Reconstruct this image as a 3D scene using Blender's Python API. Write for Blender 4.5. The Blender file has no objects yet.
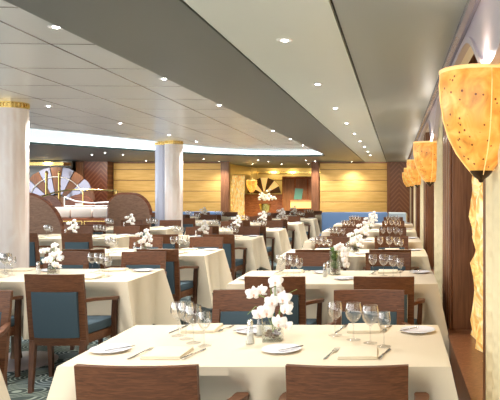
import bpy, bmesh, math, random
from mathutils import Vector, Matrix
S = bpy.context.scene
C = S.collection
PI = math.pi
R = random.Random(7)
# ---------------- camera, world, exposure ----------------
CAMZ = 1.475
FPX = 680.0
cd = bpy.data.cameras.new('camera'); cam = bpy.data.objects.new('camera', cd); C.objects.link(cam)
cam.location = (0, 0, CAMZ); cam.rotation_euler = (PI/2, 0, 0)
cd.sensor_width = 36; cd.lens = FPX/500*36; cd.shift_x = -0.292; cd.shift_y = -0.021
cd.clip_start = 0.05; cd.clip_end = 100
S.camera = cam
S.view_settings.view_transform = 'Standard'; S.view_settings.look = 'None'
S.view_settings.gamma = 1; S.view_settings.use_curve_mapping = False
S.view_settings.exposure = 0.18
w = bpy.data.worlds.new('world'); S.world = w; w.use_nodes = True
w.node_tree.nodes['Background'].inputs[0].default_value = (1.0, 0.97, 0.93, 1)
w.node_tree.nodes['Background'].inputs[1].default_value = 3.3
SPOT_W = 88.0
ad_ = bpy.data.lights.new('added_left_fill', 'AREA'); ad_.shape = 'RECTANGLE'; ad_.size = 22; ad_.size_y = 1.6; ad_.energy = 420; ad_.color = (0.95, 0.97, 1.0)  # added fill light before the unseen left wall, brightens the room
ao_ = bpy.data.objects.new('added_left_fill', ad_); C.objects.link(ao_); ao_.location = (-12.9, 9, 1.4); ao_.rotation_euler = (PI/2, 0, -PI/2)

# ---------------- materials ----------------
def mat(name, col, rough=0.5, metal=0.0, em=None, es=0.0, spec=0.5, coat=0):
    m = bpy.data.materials.new(name); m.use_nodes = True
    b = m.node_tree.nodes['Principled BSDF']
    b.inputs['Base Color'].default_value = (*col, 1); b.inputs['Roughness'].default_value = rough
    b.inputs['Metallic'].default_value = metal; b.inputs['Specular IOR Level'].default_value = spec
    b.inputs['Coat Weight'].default_value = coat
    b.inputs['Emission Strength'].default_value = es
    if em: b.inputs['Emission Color'].default_value = (*em, 1)
    return m
def nd(m, t, **kw):
    n = m.node_tree.nodes.new(t)
    for k, v in kw.items(): setattr(n, k, v)
    return n
def lk(m, a, b): m.node_tree.links.new(a, b)
def bs(m): return m.node_tree.nodes['Principled BSDF']
def ramp(m, fac, stops):
    r = nd(m, 'ShaderNodeValToRGB'); e = r.color_ramp.elements
    while len(e) < len(stops): e.new(0.5)
    for i, (p, c) in enumerate(stops): e[i].position = p; e[i].color = (*c, 1)
    lk(m, fac, r.inputs[0]); return r.outputs[0]
def coords(m, scale=(1, 1, 1), kind='Object', rot=(0, 0, 0)):
    t = nd(m, 'ShaderNodeTexCoord'); mp = nd(m, 'ShaderNodeMapping')
    mp.inputs['Scale'].default_value = scale; mp.inputs['Rotation'].default_value = rot
    lk(m, t.outputs[kind], mp.inputs[0]); return mp.outputs[0]
def noisy(m, vec, scale=5, detail=4, dist=0):
    n = nd(m, 'ShaderNodeTexNoise'); n.inputs['Scale'].default_value = scale; n.inputs['Detail'].default_value = detail
    n.inputs['Distortion'].default_value = dist; lk(m, vec, n.inputs['Vector']); return n.outputs[0]
def bump(m, h, st=0.2, d=0.01):
    b = nd(m, 'ShaderNodeBump'); b.inputs['Strength'].default_value = st; b.inputs['Distance'].default_value = d
    lk(m, h, b.inputs['Height']); lk(m, b.outputs[0], bs(m).inputs['Normal'])
def wood(name, dark, light, rough=0.42, stretch=(1.6, 14, 22), scale=6.0):
    m = mat(name, light, rough, spec=0.4)
    v = coords(m, stretch)
    f = noisy(m, v, scale, 5, 1.2)
    lk(m, ramp(m, f, [(0.3, dark), (0.52, tuple((a+b)/2 for a, b in zip(dark, light))), (0.72, light)]), bs(m).inputs['Base Color'])
    bump(m, f, 0.06, 0.003); return m
M = {}
M['walnut'] = wood('walnut', (0.09, 0.032, 0.013), (0.215, 0.085, 0.035))
M['walnut_v'] = wood('walnut_upright', (0.065, 0.024, 0.011), (0.16, 0.064, 0.028), stretch=(14, 9, 1.2))
M['panelwood'] = wood('panel_wood', (0.15, 0.058, 0.027), (0.31, 0.135, 0.062), 0.35, (12, 12, 0.8), 3)
M['redwood'] = wood('red_lacquered_wood', (0.17, 0.05, 0.025), (0.36, 0.13, 0.06), 0.25, (2, 2, 8), 3)
M['boothwood'] = wood('booth_wood', (0.24, 0.125, 0.075), (0.42, 0.23, 0.14), 0.4, (3, 2, 12), 3)
M['blue'] = mat('slate_blue_fabric', (0.052, 0.09, 0.118), 0.8)
f = noisy(M['blue'], coords(M['blue']), 400, 2); bump(M['blue'], f, 0.3, 0.001)
M['bluebench'] = mat('blue_vinyl', (0.13, 0.24, 0.45), 0.5)
M['palebench'] = mat('pale_blue_vinyl', (0.45, 0.52, 0.56), 0.5)
M['cloth'] = mat('cream_linen', (0.79, 0.69, 0.525), 0.85, spec=0.2)
f = noisy(M['cloth'], coords(M['cloth'], (1, 1, 1)), 3.0, 3, 0.5); bump(M['cloth'], f, 0.25, 0.02)
M['overlay'] = mat('white_linen', (0.86, 0.81, 0.72), 0.85, spec=0.2)
M['napkin'] = mat('cream_napkin', (0.80, 0.715, 0.55), 0.85, spec=0.2)
M['china'] = mat('white_china', (0.85, 0.86, 0.92), 0.15)
M['steel'] = mat('polished_steel', (0.62, 0.60, 0.58), 0.18, 1)
M['chrome'] = mat('chrome_cap', (0.75, 0.74, 0.72), 0.12, 1)
M['brass'] = mat('brass', (0.75, 0.55, 0.20), 0.22, 1)
M['petal'] = mat('white_petal', (0.92, 0.90, 0.88), 0.6)
bs(M['petal']).inputs['Subsurface Weight'].default_value = 0.0
M['lip'] = mat('pink_flower_centre', (0.78, 0.52, 0.38), 0.6)
M['green'] = mat('green_leaf', (0.20, 0.32, 0.07), 0.5)
M['moss'] = mat('green_moss', (0.09, 0.17, 0.03), 0.9)
f = noisy(M['moss'], coords(M['moss']), 60, 5); bump(M['moss'], f, 1.0, 0.01)
M['pebble'] = mat('brown_pebble', (0.16, 0.08, 0.045), 0.35)
def glassmat(name, tint, facing=0.35, base=0.06, top=0.75):
    m = bpy.data.materials.new(name); m.use_nodes = True; nt = m.node_tree; nt.nodes.clear()
    o = nd(m, 'ShaderNodeOutputMaterial'); mx = nd(m, 'ShaderNodeMixShader')
    tr = nd(m, 'ShaderNodeBsdfTransparent'); tr.inputs[0].default_value = (*tint, 1)
    gl = nd(m, 'ShaderNodeBsdfGlossy'); gl.inputs['Roughness'].default_value = 0.03
    lw = nd(m, 'ShaderNodeLayerWeight'); lw.inputs[0].default_value = facing
    mr = nd(m, 'ShaderNodeMapRange'); mr.inputs['To Min'].default_value = base; mr.inputs['To Max'].default_value = top
    lk(m, lw.outputs['Facing'], mr.inputs[0]); lk(m, mr.outputs[0], mx.inputs[0])
    lk(m, tr.outputs[0], mx.inputs[1]); lk(m, gl.outputs[0], mx.inputs[2]); lk(m, mx.outputs[0], o.inputs[0]); return m
M['glass'] = glassmat('clear_glass', (0.992, 0.992, 0.992), 0.36, 0.05, 0.6)
M['stem'] = glassmat('glass_foot', (0.955, 0.955, 0.955), 0.3, 0.04, 0.22)
M['vase'] = glassmat('vase_glass', (0.92, 0.94, 0.92), 0.25, 0.10)
M['mirror'] = mat('tinted_mirror', (0.8, 0.75, 0.6), 0.06, 1)
# carpet
m = mat('swirl_carpet', (0.1, 0.15, 0.15), 0.95, spec=0.1); M['carpet'] = m
v = coords(m, (1, 1, 1))
nz = nd(m, 'ShaderNodeTexNoise'); nz.inputs['Scale'].default_value = 2.0; lk(m, v, nz.inputs['Vector'])
vo = nd(m, 'ShaderNodeTexVoronoi'); vo.inputs['Scale'].default_value = 3.3; lk(m, v, vo.inputs['Vector'])
mu = nd(m, 'ShaderNodeMath', operation='MULTIPLY'); mu.inputs[1].default_value = 62; lk(m, vo.outputs['Distance'], mu.inputs[0])
sn = nd(m, 'ShaderNodeMath', operation='SINE'); lk(m, mu.outputs[0], sn.inputs[0])
rc = ramp(m, sn.outputs[0], [(0.0, (0.07, 0.10, 0.105)), (0.45, (0.17, 0.23, 0.235)), (0.8, (0.40, 0.48, 0.49))])
rc2 = ramp(m, sn.outputs[0], [(0.0, (0.07, 0.09, 0.08)), (0.45, (0.16, 0.195, 0.16)), (0.8, (0.32, 0.37, 0.31))])
mx = nd(m, 'ShaderNodeMix', data_type='RGBA'); n3 = noisy(m, v, 1.3, 2)
st = nd(m, 'ShaderNodeMapRange'); st.inputs[1].default_value = .45; st.inputs[2].default_value = .55; lk(m, n3, st.inputs[0])
lk(m, st.outputs[0], mx.inputs[0]); lk(m, rc, mx.inputs[6]); lk(m, rc2, mx.inputs[7]); lk(m, mx.outputs[2], bs(m).inputs['Base Color'])
# ceilings
M['soffit'] = mat('grey_green_soffit', (0.105, 0.128, 0.13), 0.4, 0.1)
M['strip'] = mat('satin_ceiling_strip', (0.70, 0.785, 0.79), 0.4, 0.1)
M['panelgrey'] = mat('satin_right_ceiling', (0.30, 0.345, 0.345), 0.4, 0.1, spec=0.35)
M['dark'] = mat('black_shadow_gap', (0.012, 0.014, 0.013), 0.6)
M['fascia'] = mat('dark_teal_fascia', (0.06, 0.10, 0.095), 0.4)
m = mat('satin_metal_panels', (0.50, 0.49, 0.46), 0.27, 0.12); M['raised'] = m
br = nd(m, 'ShaderNodeTexBrick'); br.offset = 0.0
br.inputs['Scale'].default_value = 1; br.inputs['Mortar Size'].default_value = 0.009; br.inputs['Mortar Smooth'].default_value = 0
br.inputs['Brick Width'].default_value = 0.72; br.inputs['Row Height'].default_value = 0.95
br.inputs['Color1'].default_value = (0.67, 0.72, 0.745, 1); br.inputs['Color2'].default_value = (0.72, 0.775, 0.80, 1)
br.inputs['Mortar'].default_value = (0.10, 0.10, 0.10, 1)
lk(m, coords(m, (1, 1, 1), rot=(0, 0, math.radians(-2.5))), br.inputs['Vector']); lk(m, br.outputs[0], bs(m).inputs['Base Color'])
M['cove'] = mat('cove_light_diffuser', (0.9, 0.95, 0.95), 0.5, em=(0.86, 0.96, 1.0), es=2.6)
M['coveglow'] = mat('painted_cove_glow', (0.8, 0.84, 0.84), 0.5, em=(0.86, 0.95, 1.0), es=0.7)  # emission imitates cove light falling on the ceiling edge
M['bulb'] = mat('lamp_bulb', (1, 1, 1), 0.5, em=(1.0, 0.96, 0.9), es=30)
M['whitering'] = mat('white_bezel', (0.75, 0.75, 0.75), 0.3)
# columns
m = mat('pearl_marble', (0.76, 0.68, 0.66), 0.22, 0.0, coat=0.3); M['pearl'] = m
f = noisy(m, coords(m, (3, 3, 0.8)), 3, 5, 1.0)
lk(m, ramp(m, f, [(0.3, (0.88, 0.76, 0.72)), (0.6, (0.94, 0.87, 0.85))]), bs(m).inputs['Base Color'])
M['bluecol'] = mat('pale_blue_column', (0.60, 0.63, 0.78), 0.25, 0.1)
# gold wall
m = mat('gold_fabric_wall', (0.62, 0.42, 0.13), 0.5, 0.2); M['gold'] = m
f = noisy(m, coords(m, (0.8, 1, 6)), 3, 4)
lk(m, ramp(m, f, [(0.3, (0.64, 0.385, 0.105)), (0.7, (0.76, 0.49, 0.165))]), bs(m).inputs['Base Color'])
# chevron veneer
def chevron(name, cx, slope, dark, light):
    m = mat(name, light, 0.35); t = nd(m, 'ShaderNodeTexCoord'); sp = nd(m, 'ShaderNodeSeparateXYZ'); lk(m, t.outputs['Object'], sp.inputs[0])
    a = nd(m, 'ShaderNodeMath', operation='SUBTRACT'); a.inputs[1].default_value = cx; lk(m, sp.outputs[0], a.inputs[0])
    b = nd(m, 'ShaderNodeMath', operation='ABSOLUTE'); lk(m, a.outputs[0], b.inputs[0])
    c = nd(m, 'ShaderNodeMath', operation='MULTIPLY'); c.inputs[1].default_value = slope; lk(m, b.outputs[0], c.inputs[0])
    z = nd(m, 'ShaderNodeMath', operation='ADD'); lk(m, sp.outputs[2], z.inputs[0]); lk(m, c.outputs[0], z.inputs[1])
    k = nd(m, 'ShaderNodeMath', operation='MULTIPLY'); k.inputs[1].default_value = 42; lk(m, z.outputs[0], k.inputs[0])
    s = nd(m, 'ShaderNodeMath', operation='SINE'); lk(m, k.outputs[0], s.inputs[0])
    lk(m, ramp(m, s.outputs[0], [(0.1, dark), (0.7, light)]), bs(m).inputs['Base Color']); return m
M['chev_r'] = chevron('chevron_veneer_right', 0.1, 1.1, (0.17, 0.07, 0.04), (0.25, 0.115, 0.065))
M['chev_l'] = chevron('chevron_veneer_left', -9.2, 1.1, (0.15, 0.045, 0.025), (0.24, 0.085, 0.045))
M['lav'] = mat('lavender_valance', (0.64, 0.58, 0.66), 0.3, 0.0, coat=0.3)
M['mould'] = mat('violet_grey_moulding', (0.24, 0.21, 0.26), 0.25, 0.4)
M['white'] = mat('white_paint', (0.85, 0.83, 0.80), 0.5)
# curtain
m = mat('cream_quilted_curtain', (0.92, 0.79, 0.50), 0.7); M['curtain'] = m
v = coords(m, (1, 1, 1), rot=(math.radians(45), 0, 0))
ck = nd(m, 'ShaderNodeTexWave'); ck.inputs['Scale'].default_value = 5; ck.inputs['Distortion'].default_value = 1.0; ck.bands_direction = 'Z'; lk(m, v, ck.inputs['Vector'])
ck2 = nd(m, 'ShaderNodeTexWave'); ck2.inputs['Scale'].default_value = 5; ck2.inputs['Distortion'].default_value = 1.0; ck2.bands_direction = 'Y'; lk(m, v, ck2.inputs['Vector'])
ad = nd(m, 'ShaderNodeMath', operation='MULTIPLY'); lk(m, ck.outputs['Fac'], ad.inputs[0]); lk(m, ck2.outputs['Fac'], ad.inputs[1])
bump(m, ad.outputs[0], 0.35, 0.02)
# alabaster lamp
m = mat('amber_alabaster', (0.85, 0.48, 0.10), 0.3, es=0.42); M['amber'] = m
v = coords(m, (1, 1, 1)); f = noisy(m, v, 9, 6, 1.5)
c1 = ramp(m, f, [(0.25, (0.55, 0.20, 0.03)), (0.5, (0.86, 0.42, 0.075)), (0.75, (1.0, 0.62, 0.18))])
vo = nd(m, 'ShaderNodeTexVoronoi'); vo.inputs['Scale'].default_value = 31; lk(m, v, vo.inputs['Vector'])
sp = ramp(m, vo.outputs['Distance'], [(0.11, (0.22, 0.08, 0.03)), (0.18, (1, 1, 1))])
mx = nd(m, 'ShaderNodeMix', data_type='RGBA', blend_type='MULTIPLY'); mx.inputs[0].default_value = 1
lk(m, c1, mx.inputs[6]); lk(m, sp, mx.inputs[7]); lk(m, mx.outputs[2], bs(m).inputs['Base Color']); lk(m, mx.outputs[2], bs(m).inputs['Emission Color'])
M['amberrib'] = mat('pale_amber_rib', (0.9, 0.62, 0.25), 0.3, em=(1, 0.62, 0.22), es=0.6)
M['darkmetal'] = mat('dark_bronze', (0.07, 0.035, 0.015), 0.3, 0.6)
# glowing crinkled panel
m = mat('glowing_crinkled_glass', (0.9, 0.62, 0.25), 0.25, es=0.5); M['crinkle'] = m
f = noisy(m, coords(m, (1, 1, 1)), 5, 5, 2)
c1 = ramp(m, f, [(0.3, (0.78, 0.38, 0.08)), (0.5, (0.98, 0.66, 0.22)), (0.7, (1.0, 0.86, 0.52))])
lk(m, c1, bs(m).inputs['Base Color']); lk(m, c1, bs(m).inputs['Emission Color']); bump(m, f, 0.6, 0.05)
M['amberstrip'] = mat('lit_amber_strip', (1, 0.8, 0.4), 0.4, em=(1.0, 0.72, 0.25), es=1.8)
M['creamseat'] = mat('cream_upholstery', (0.93, 0.82, 0.75), 0.6)
M['silver'] = mat('pale_silver_glass', (0.27, 0.27, 0.34), 0.2, 0.5)
M['backwarm'] = mat('warm_olive_wall', (0.52, 0.38, 0.13), 0.35, 0.3)
M['goldpale'] = mat('pale_gold_shade', (0.85, 0.62, 0.25), 0.5, em=(1, 0.68, 0.25), es=0.5)
M['pinkbase'] = mat('pinkish_grey_metal', (0.66, 0.58, 0.60), 0.3)
M['darkwall'] = mat('dark_glass_wall', (0.10, 0.10, 0.09), 0.15, 0.3)
M['screen'] = mat('blue_green_picture', (0.10, 0.28, 0.28), 0.4, em=(0.10, 0.30, 0.30), es=0.05)

# ---------------- mesh helpers ----------------
class MB:
    def __init__(s): s.bm = bmesh.new()
    def box(s, x0, x1, y0, y1, z0, z1, bev=0):
        v = [s.bm.verts.new(p) for p in ((x0,y0,z0),(x1,y0,z0),(x1,y1,z0),(x0,y1,z0),(x0,y0,z1),(x1,y0,z1),(x1,y1,z1),(x0,y1,z1))]
        f = [s.bm.faces.new([v[i] for i in q]) for q in ((3,2,1,0),(4,5,6,7),(0,1,5,4),(1,2,6,5),(2,3,7,6),(3,0,4,7))]
        if bev:
            es = list({e for q in f for e in q.edges})
            bmesh.ops.bevel(s.bm, geom=es, offset=bev, segments=2, affect='EDGES', profile=0.5)
        return s
    def rings(s, rings, cap=True, closed=False):
        vs = [[s.bm.verts.new(p) for p in r] for r in rings]; n = len(vs[0])
        for a, b in zip(vs, vs[1:] + ([vs[0]] if closed else [])):
            for i in range(n):
                j = (i+1) % n; s.bm.faces.new((a[i], a[j], b[j], b[i]))
        if cap and not closed:
            s.bm.faces.new(vs[0][::-1]); s.bm.faces.new(vs[-1])
        return s
    def lathe(s, prof, n=20, c=(0, 0, 0)):   # prof of (r,z)
        rr = []
        for r, z in prof:
            r = max(r, 0.0004)
            rr.append([(c[0]+r*math.cos(2*PI*i/n), c[1]+r*math.sin(2*PI*i/n), c[2]+z) for i in range(n)])
        return s.rings(rr)
    def tube(s, pts, rad, n=8):
        pts = [Vector(p) for p in pts]; rr = []
        for i, p in enumerate(pts):
            t = (pts[min(i+1, len(pts)-1)] - pts[max(i-1, 0)]).normalized()
            u = t.cross(Vector((0, 0, 1)));  u = Vector((1, 0, 0)) if u.length < 1e-3 else u.normalized()
            w_ = t.cross(u).normalized(); r = rad[i] if isinstance(rad, (list, tuple)) else rad
            rr.append([p + u*r*math.cos(2*PI*k/n) + w_*r*math.sin(2*PI*k/n) for k in range(n)])
        return s.rings(rr)
    def bar(s, secs):    # secs: (x,y,z,hx,hy) boxes section along z-ish
        rr = [[(x-hx, y-hy, z), (x+hx, y-hy, z), (x+hx, y+hy, z), (x-hx, y+hy, z)] for x, y, z, hx, hy in secs]
        return s.rings(rr)
    def prism(s, poly, y0, y1, plane='xz'):
        def P(a, b, c):
            return {'xz': (a, c, b), 'yz': (c, a, b), 'xy': (a, b, c)}[plane]
        A = [s.bm.verts.new(P(a, b, y0)) for a, b in poly]; B = [s.bm.verts.new(P(a, b, y1)) for a, b in poly]; n = len(poly)
        for i in range(n): s.bm.faces.new((A[i], A[(i+1) % n], B[(i+1) % n], B[i]))
        s.bm.faces.new(A[::-1]); s.bm.faces.new(B); return s
    def ball(s, c, r, sc=(1, 1, 1), sub=2):
        g = bmesh.ops.create_icosphere(s.bm, subdivisions=sub, radius=r)
        for v in g['verts']: v.co = Vector((v.co.x*sc[0], v.co.y*sc[1], v.co.z*sc[2])) + Vector(c)
        return s
    def mesh(s, name, m, smooth=True):
        bmesh.ops.recalc_face_normals(s.bm, faces=s.bm.faces)
        me = bpy.data.meshes.new(name); s.bm.to_mesh(me); s.bm.free()
        me.materials.append(m)
        if smooth:
            for p in me.polygons: p.use_smooth = True
            try: me.set_sharp_from_angle(angle=math.radians(38))
            except Exception: pass
        return me
    def build(s, name, m, parent=None, smooth=True):
        o = bpy.data.objects.new(name, s.mesh(name, m, smooth)); C.objects.link(o); o.parent = parent; return o
def tag(o, label=None, cat=None, group=None, kind=None):
    if label: o['label'] = label
    if cat: o['category'] = cat
    if group: o['group'] = group
    if kind: o['kind'] = kind
    return o
def struct(o): o['kind'] = 'structure'; return o
def thing(name, label, cat, loc=(0, 0, 0), rz=0, group=None):
    o = bpy.data.objects.new(name, None); C.objects.link(o); o.empty_display_size = 0.1
    o.location = loc; o.rotation_euler = (0, 0, rz); return tag(o, label, cat, group)
def kids(root): return [o for o in bpy.data.objects if o.parent == root]
_tree = {}
def remember(root):
    _tree[root.name] = [(k, kids(k)) for k in kids(root)]
def dup(root, loc, rz=0, label=None, group=None):
    r = root.copy(); C.objects.link(r); r.location = loc; r.rotation_euler = (0, 0, rz)
    if label: r['label'] = label
    if group: r['group'] = group
    for k, gs in _tree.get(root.name, []):
        c = k.copy(); C.objects.link(c); c.parent = r
        for g in gs:
            d = g.copy(); C.objects.link(d); d.parent = c
    return r
class Proto:
    def __init__(s, maker): s.mk = maker; s.o = None
    def put(s, loc, rz, label, group):
        if s.o is None:
            s.o = s.mk(); s.o.location = loc; s.o.rotation_euler = (0, 0, rz); s.o['label'] = label; s.o['group'] = group; remember(s.o); return s.o
        return dup(s.o, loc, rz, label, group)
def px(x, y, z=1.0): return (396 + FPX*x/y, 189.5 + FPX*(CAMZ-z)/y)
def inview(x, y, r, z=0.8):
    if y < 0.5: return False
    a = 396 + FPX*(x-r)/y; b = 396 + FPX*(x+r)/y
    return b > -3 and a < 503 and 189.5 + FPX*(CAMZ-z)/y < 405

# ---------------- setting ----------------
HC = 2.35; HR = 2.47; YB = 21.6
struct(MB().box(-13, 1.2, -2, 28, -0.05, 0).build('floor', M['carpet'], smooth=False))
outer = [(-1.8, -2), (-1.8, 17.0), (-1.84, 17.35), (-1.98, 17.6), (-2.3, 17.72), (-2.7, 17.75), (-3.2, 17.68), (-3.76, 17.5), (-4.5, 17.0), (-5.1, 16.3), (-5.5, 15.65), (-5.9, 14.9), (-6.45, 13.85), (-6.95, 12.8), (-8.2, 10.2), (-9.5, 7), (-10.5, 3), (-11, -2)]
mb = MB().box(-1.8, -1.0, -2, 28, HC, HC+0.03).box(-13, -11, -2, 28, HC, HC+.03)
for p_, q_ in zip(outer[1:], outer[2:]):
    mb.prism([(p_[0], p_[1]), (q_[0], q_[1]), (q_[0], 28), (p_[0], 28)], HC, HC+.03, 'xy')
struct(mb.build('ceiling', M['soffit'], smooth=False))
struct(MB().prism(outer, HR, HR+0.03, 'xy').build('ceiling', M['raised'], smooth=False))
struct(MB().box(-0.985, -0.312, -2, YB, HC, HC+0.03).build('ceiling', M['strip'], smooth=False))
struct(MB().box(-0.294, 0.35, -2, YB, HC, HC+0.03).build('ceiling', M['panelgrey'], smooth=False))
struct(MB().box(-1.0, -0.985, -2, YB, HC+0.025, HC+0.05).box(-0.312, -0.294, -2, YB, HC+0.025, HC+0.05).build('ceiling', M['dark'], smooth=False))
struct(MB().box(-1.0, 1.2, YB+.05, 28, HC, HC+0.03).build('ceiling', M['soffit'], smooth=False))
struct(MB().box(0.35, 1.2, -2, YB, 2.7, 2.73).build('ceiling', M['white'], smooth=False))
def ribbon(pts, z0, z1, th):
    mb = MB(); rr = []
    n = len(pts)
    for i, (x, y) in enumerate(pts):
        a = Vector(pts[max(i-1, 0)]); b = Vector(pts[min(i+1, n-1)]); t = (b-a).normalized(); nx, ny = t.y, -t.x
        rr.append([(x, y, z0), (x+nx*th, y+ny*th, z0), (x+nx*th, y+ny*th, z1), (x, y, z1)])
    return mb.rings(rr)
curve = outer[2:]
ctr = Vector((-5.0, 8.0))
struct(ribbon(curve, HC+0.03, HR-0.004, 0.02).build('trim_1', M['cove'], smooth=False))
def inset(pts, d):
    out = []
    n = len(pts)
    for i, (x, y) in enumerate(pts):
        a = Vector(pts[max(i-1, 0)]); b = Vector(pts[min(i+1, n-1)]); t = (b-a).normalized()
        out.append((x - t.y*d, y + t.x*d) if False else (x + t.y*d*(1 if (ctr-Vector((x, y))).dot(Vector((t.y, -t.x))) > 0 else -1), y - t.x*d*(1 if (ctr-Vector((x, y))).dot(Vector((t.y, -t.x))) > 0 else -1)))
    return out
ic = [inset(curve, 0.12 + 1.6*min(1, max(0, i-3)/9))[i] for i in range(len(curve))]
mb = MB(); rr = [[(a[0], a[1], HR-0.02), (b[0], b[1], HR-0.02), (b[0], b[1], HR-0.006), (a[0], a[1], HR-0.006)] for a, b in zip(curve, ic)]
struct(mb.rings(rr).build('trim_2', M['coveglow'], smooth=False))  # glowing ring stands in for the ceiling lit by the cove
struct(ribbon(inset(curve, 0.01), HC-0.012, HC+0.03, 0.03).build('trim_3', M['fascia'], smooth=False))
struct(MB().box(-1.815, -1.8, -2, 17, HC, HR).build('trim_4', M['soffit'], smooth=False))
# back wall gold panelling
def gold(x0, x1, name):
    mb = MB()
    struct(MB().box(x0, x1, YB+0.03, YB+0.1, 0, HC).build(name, M['panelwood'], smooth=False))
    z = 0.05
    while z < HC-0.05:
        z1 = min(z+0.345, HC-0.03); mb.box(x0+.005, x1-.005, YB, YB+0.03, z, z1-0.016, 0.006); z += 0.345
    return struct(mb.build(name, M['gold'], smooth=False))
gold(-2.42, -0.28, 'wall_back'); gold(-7.2, -5.55, 'wall_back'); gold(-8.98, -7.215, 'wall_back')
def chevs(x0, x1, m, n, y0=YB-0.02):
    return struct(MB().box(x0, x1, y0, YB+0.1, 0, HC).build(n, M[m], smooth=False))
chevs(-0.18, 0.42, 'chev_r', 'wall_back')
chevs(-9.72, -9.0, 'chev_l', 'wall_back', YB-0.4)
for i, (a, b) in enumerate([(-0.28, -0.18), (-2.68, -2.44), (-5.54, -5.28), (-9.98, -9.74)]):
    struct(MB().box(a, b, YB-0.12 if i in (1, 2) else YB-0.42 if i == 3 else YB-.04, YB+0.1, 0, HC, 0.01).build('trim_%d' % (5+i), M['panelwood'], smooth=False))
struct(MB().box(-13, 1.2, 27.9, 28, 0, HC).build('wall_back', M['backwarm'], smooth=False))
struct(MB().box(-13.1, -13, -2, 28, 0, HC).build('wall_left', M['panelwood'], smooth=False))
struct(MB().box(-5.75, -5.7, YB+.1, 28, 0, HC).build('wall_left', M['backwarm'], smooth=False))
struct(MB().box(-2.2, -2.15, YB+.1, 28, 0, HC).build('wall_right', M['panelwood'], smooth=False))

# ---------------- right wall ----------------
XW = 0.60; PER = 4.23
struct(MB().box(XW+.12, XW+.2, -2, YB, 0, 2.7).build('wall_right', M['panelwood'], smooth=False))
tn = [10]
def trim(mb, m, smooth=False):
    o = struct(mb.build('trim_%d' % tn[0], m, smooth=smooth)); tn[0] += 1; return o
# ceiling edge moulding
trim(MB().prism([(0.33, HC-.035), (0.35, HC-.05), (0.375, HC-.04), (0.385, HC-.01), (0.385, HC+.06), (0.33, HC+.06)], -2, YB, 'xz'), M['mould'], True)
def zlow(d):
    t = (d - 2.62) % PER; t = min(t, PER-t)          # distance from the middle of a lobe
    z = CAMZ + 0.50 + 0.29*(1 - math.exp(-(t/0.62)**2.6))
    return z
ds = [-1 + i*0.06 for i in range(int(22.6/0.06))]
for (xa, xb, off, mm) in ((0.375, 0.395, 0, 'lav'), (0.395, 0.46, 0.012, 'white')):
    mb = MB(); top = 2.62
    rr = [[(xa, d, zlow(d)+off), (xb, d, zlow(d)+off), (xb, d, top), (xa, d, top)] for d in ds]
    trim(mb.rings(rr), M[mm], False)
mb = MB(); rr = [[(0.362, d, zlow(d)-.012), (0.400, d, zlow(d)-.012), (0.400, d, zlow(d)+.02), (0.362, d, zlow(d)+.02)] for d in ds]
trim(mb.rings(rr), M['lav'], False)
# bays
pan = None
ordn = ['nearest', 'second', 'third', 'fourth', 'fifth', 'sixth', 'seventh', 'eighth']
def crinkle_panel(d0):
    mb = MB(); n, k = 26, 14; L = []
    rr = random.Random(3)
    prof = [(rr.uniform(-.13, .13) if 0 < i < n-1 else 0) for i in range(n+1)]
    for layer, off in ((0, 0), (1, 0.02)):
        g = []
        for i in range(n+1):
            z = 0.395 + (2.15-0.395)*i/n
            y1 = d0 + 1.62 + prof[i]*1.0 + 0.08*math.sin(z*5)
            row = []
            for j in range(k+1):
                y = d0 + 0.12 + (y1-d0-0.12)*j/k
                x = 0.62 + off - 0.05*abs(math.sin(z*7+j*0.8)) - 0.035*abs(math.sin(j*1.9 + z*3)) 
                row.append(mb.bm.verts.new((x, y, z)))
            g.append(row)
        L.append(g)
    for g, fl in ((L[0], 0), (L[1], 1)):
        for i in range(n):
            for j in range(k):
                q = [g[i][j], g[i][j+1], g[i+1][j+1], g[i+1][j]]
                mb.bm.faces.new(q[::-1] if fl else q)
    for i in range(n):
        for j in (0, k): mb.bm.faces.new((L[0][i][j], L[0][i+1][j], L[1][i+1][j], L[1][i][j]))
    for j in range(k):
        for i in (0, n): mb.bm.faces.new((L[0][i][j], L[0][i][j+1], L[1][i][j+1], L[1][i][j]))
    return mb
for b in range(-1, 5):
    o = b*PER
    # post on near side of recess, panelled pier beyond it
    trim(MB().box(0.43, XW+.12, 3.15+o, 3.37+o, 0, 2.6, 0.006), M['panelwood'])
    mb = MB().box(0.44, XW+.12, 5.3+o, 6.15+o, 0, 2.6, 0.004)
    for q in (5.32, 5.52, 5.72, 5.93): mb.box(0.415, 0.44, q+o, q+o+.11, 0, 2.6, 0.008)
    trim(mb, M['panelwood'])
    # ledge in recess
    trim(MB().box(0.40, XW+.12, 3.37+o, 5.3+o, 0.0, 0.36, 0.004).box(0.39, XW+.12, 3.37+o, 5.3+o, 0.36, 0.385, 0.004), M['panelwood'])
    if b < 0: continue
    e = ordn[b]
    p = crinkle_panel(3.37+o).build('crinkled_glass_panel', M['crinkle'], smooth=False)
    tag(p, 'glowing amber crinkled glass panel on the ledge of the %s wall recess' % e, 'glass panel', 'glowing panels in the wall recesses')
    st_ = MB().box(0.50, 0.515, 3.375+o, 3.40+o, 0.386, 2.2).build('light_strip', M['amberstrip'], smooth=False)
    tag(st_, 'bright vertical amber light strip at the near edge of the %s wall recess' % e, 'light strip', 'light strips in the wall recesses')
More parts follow.
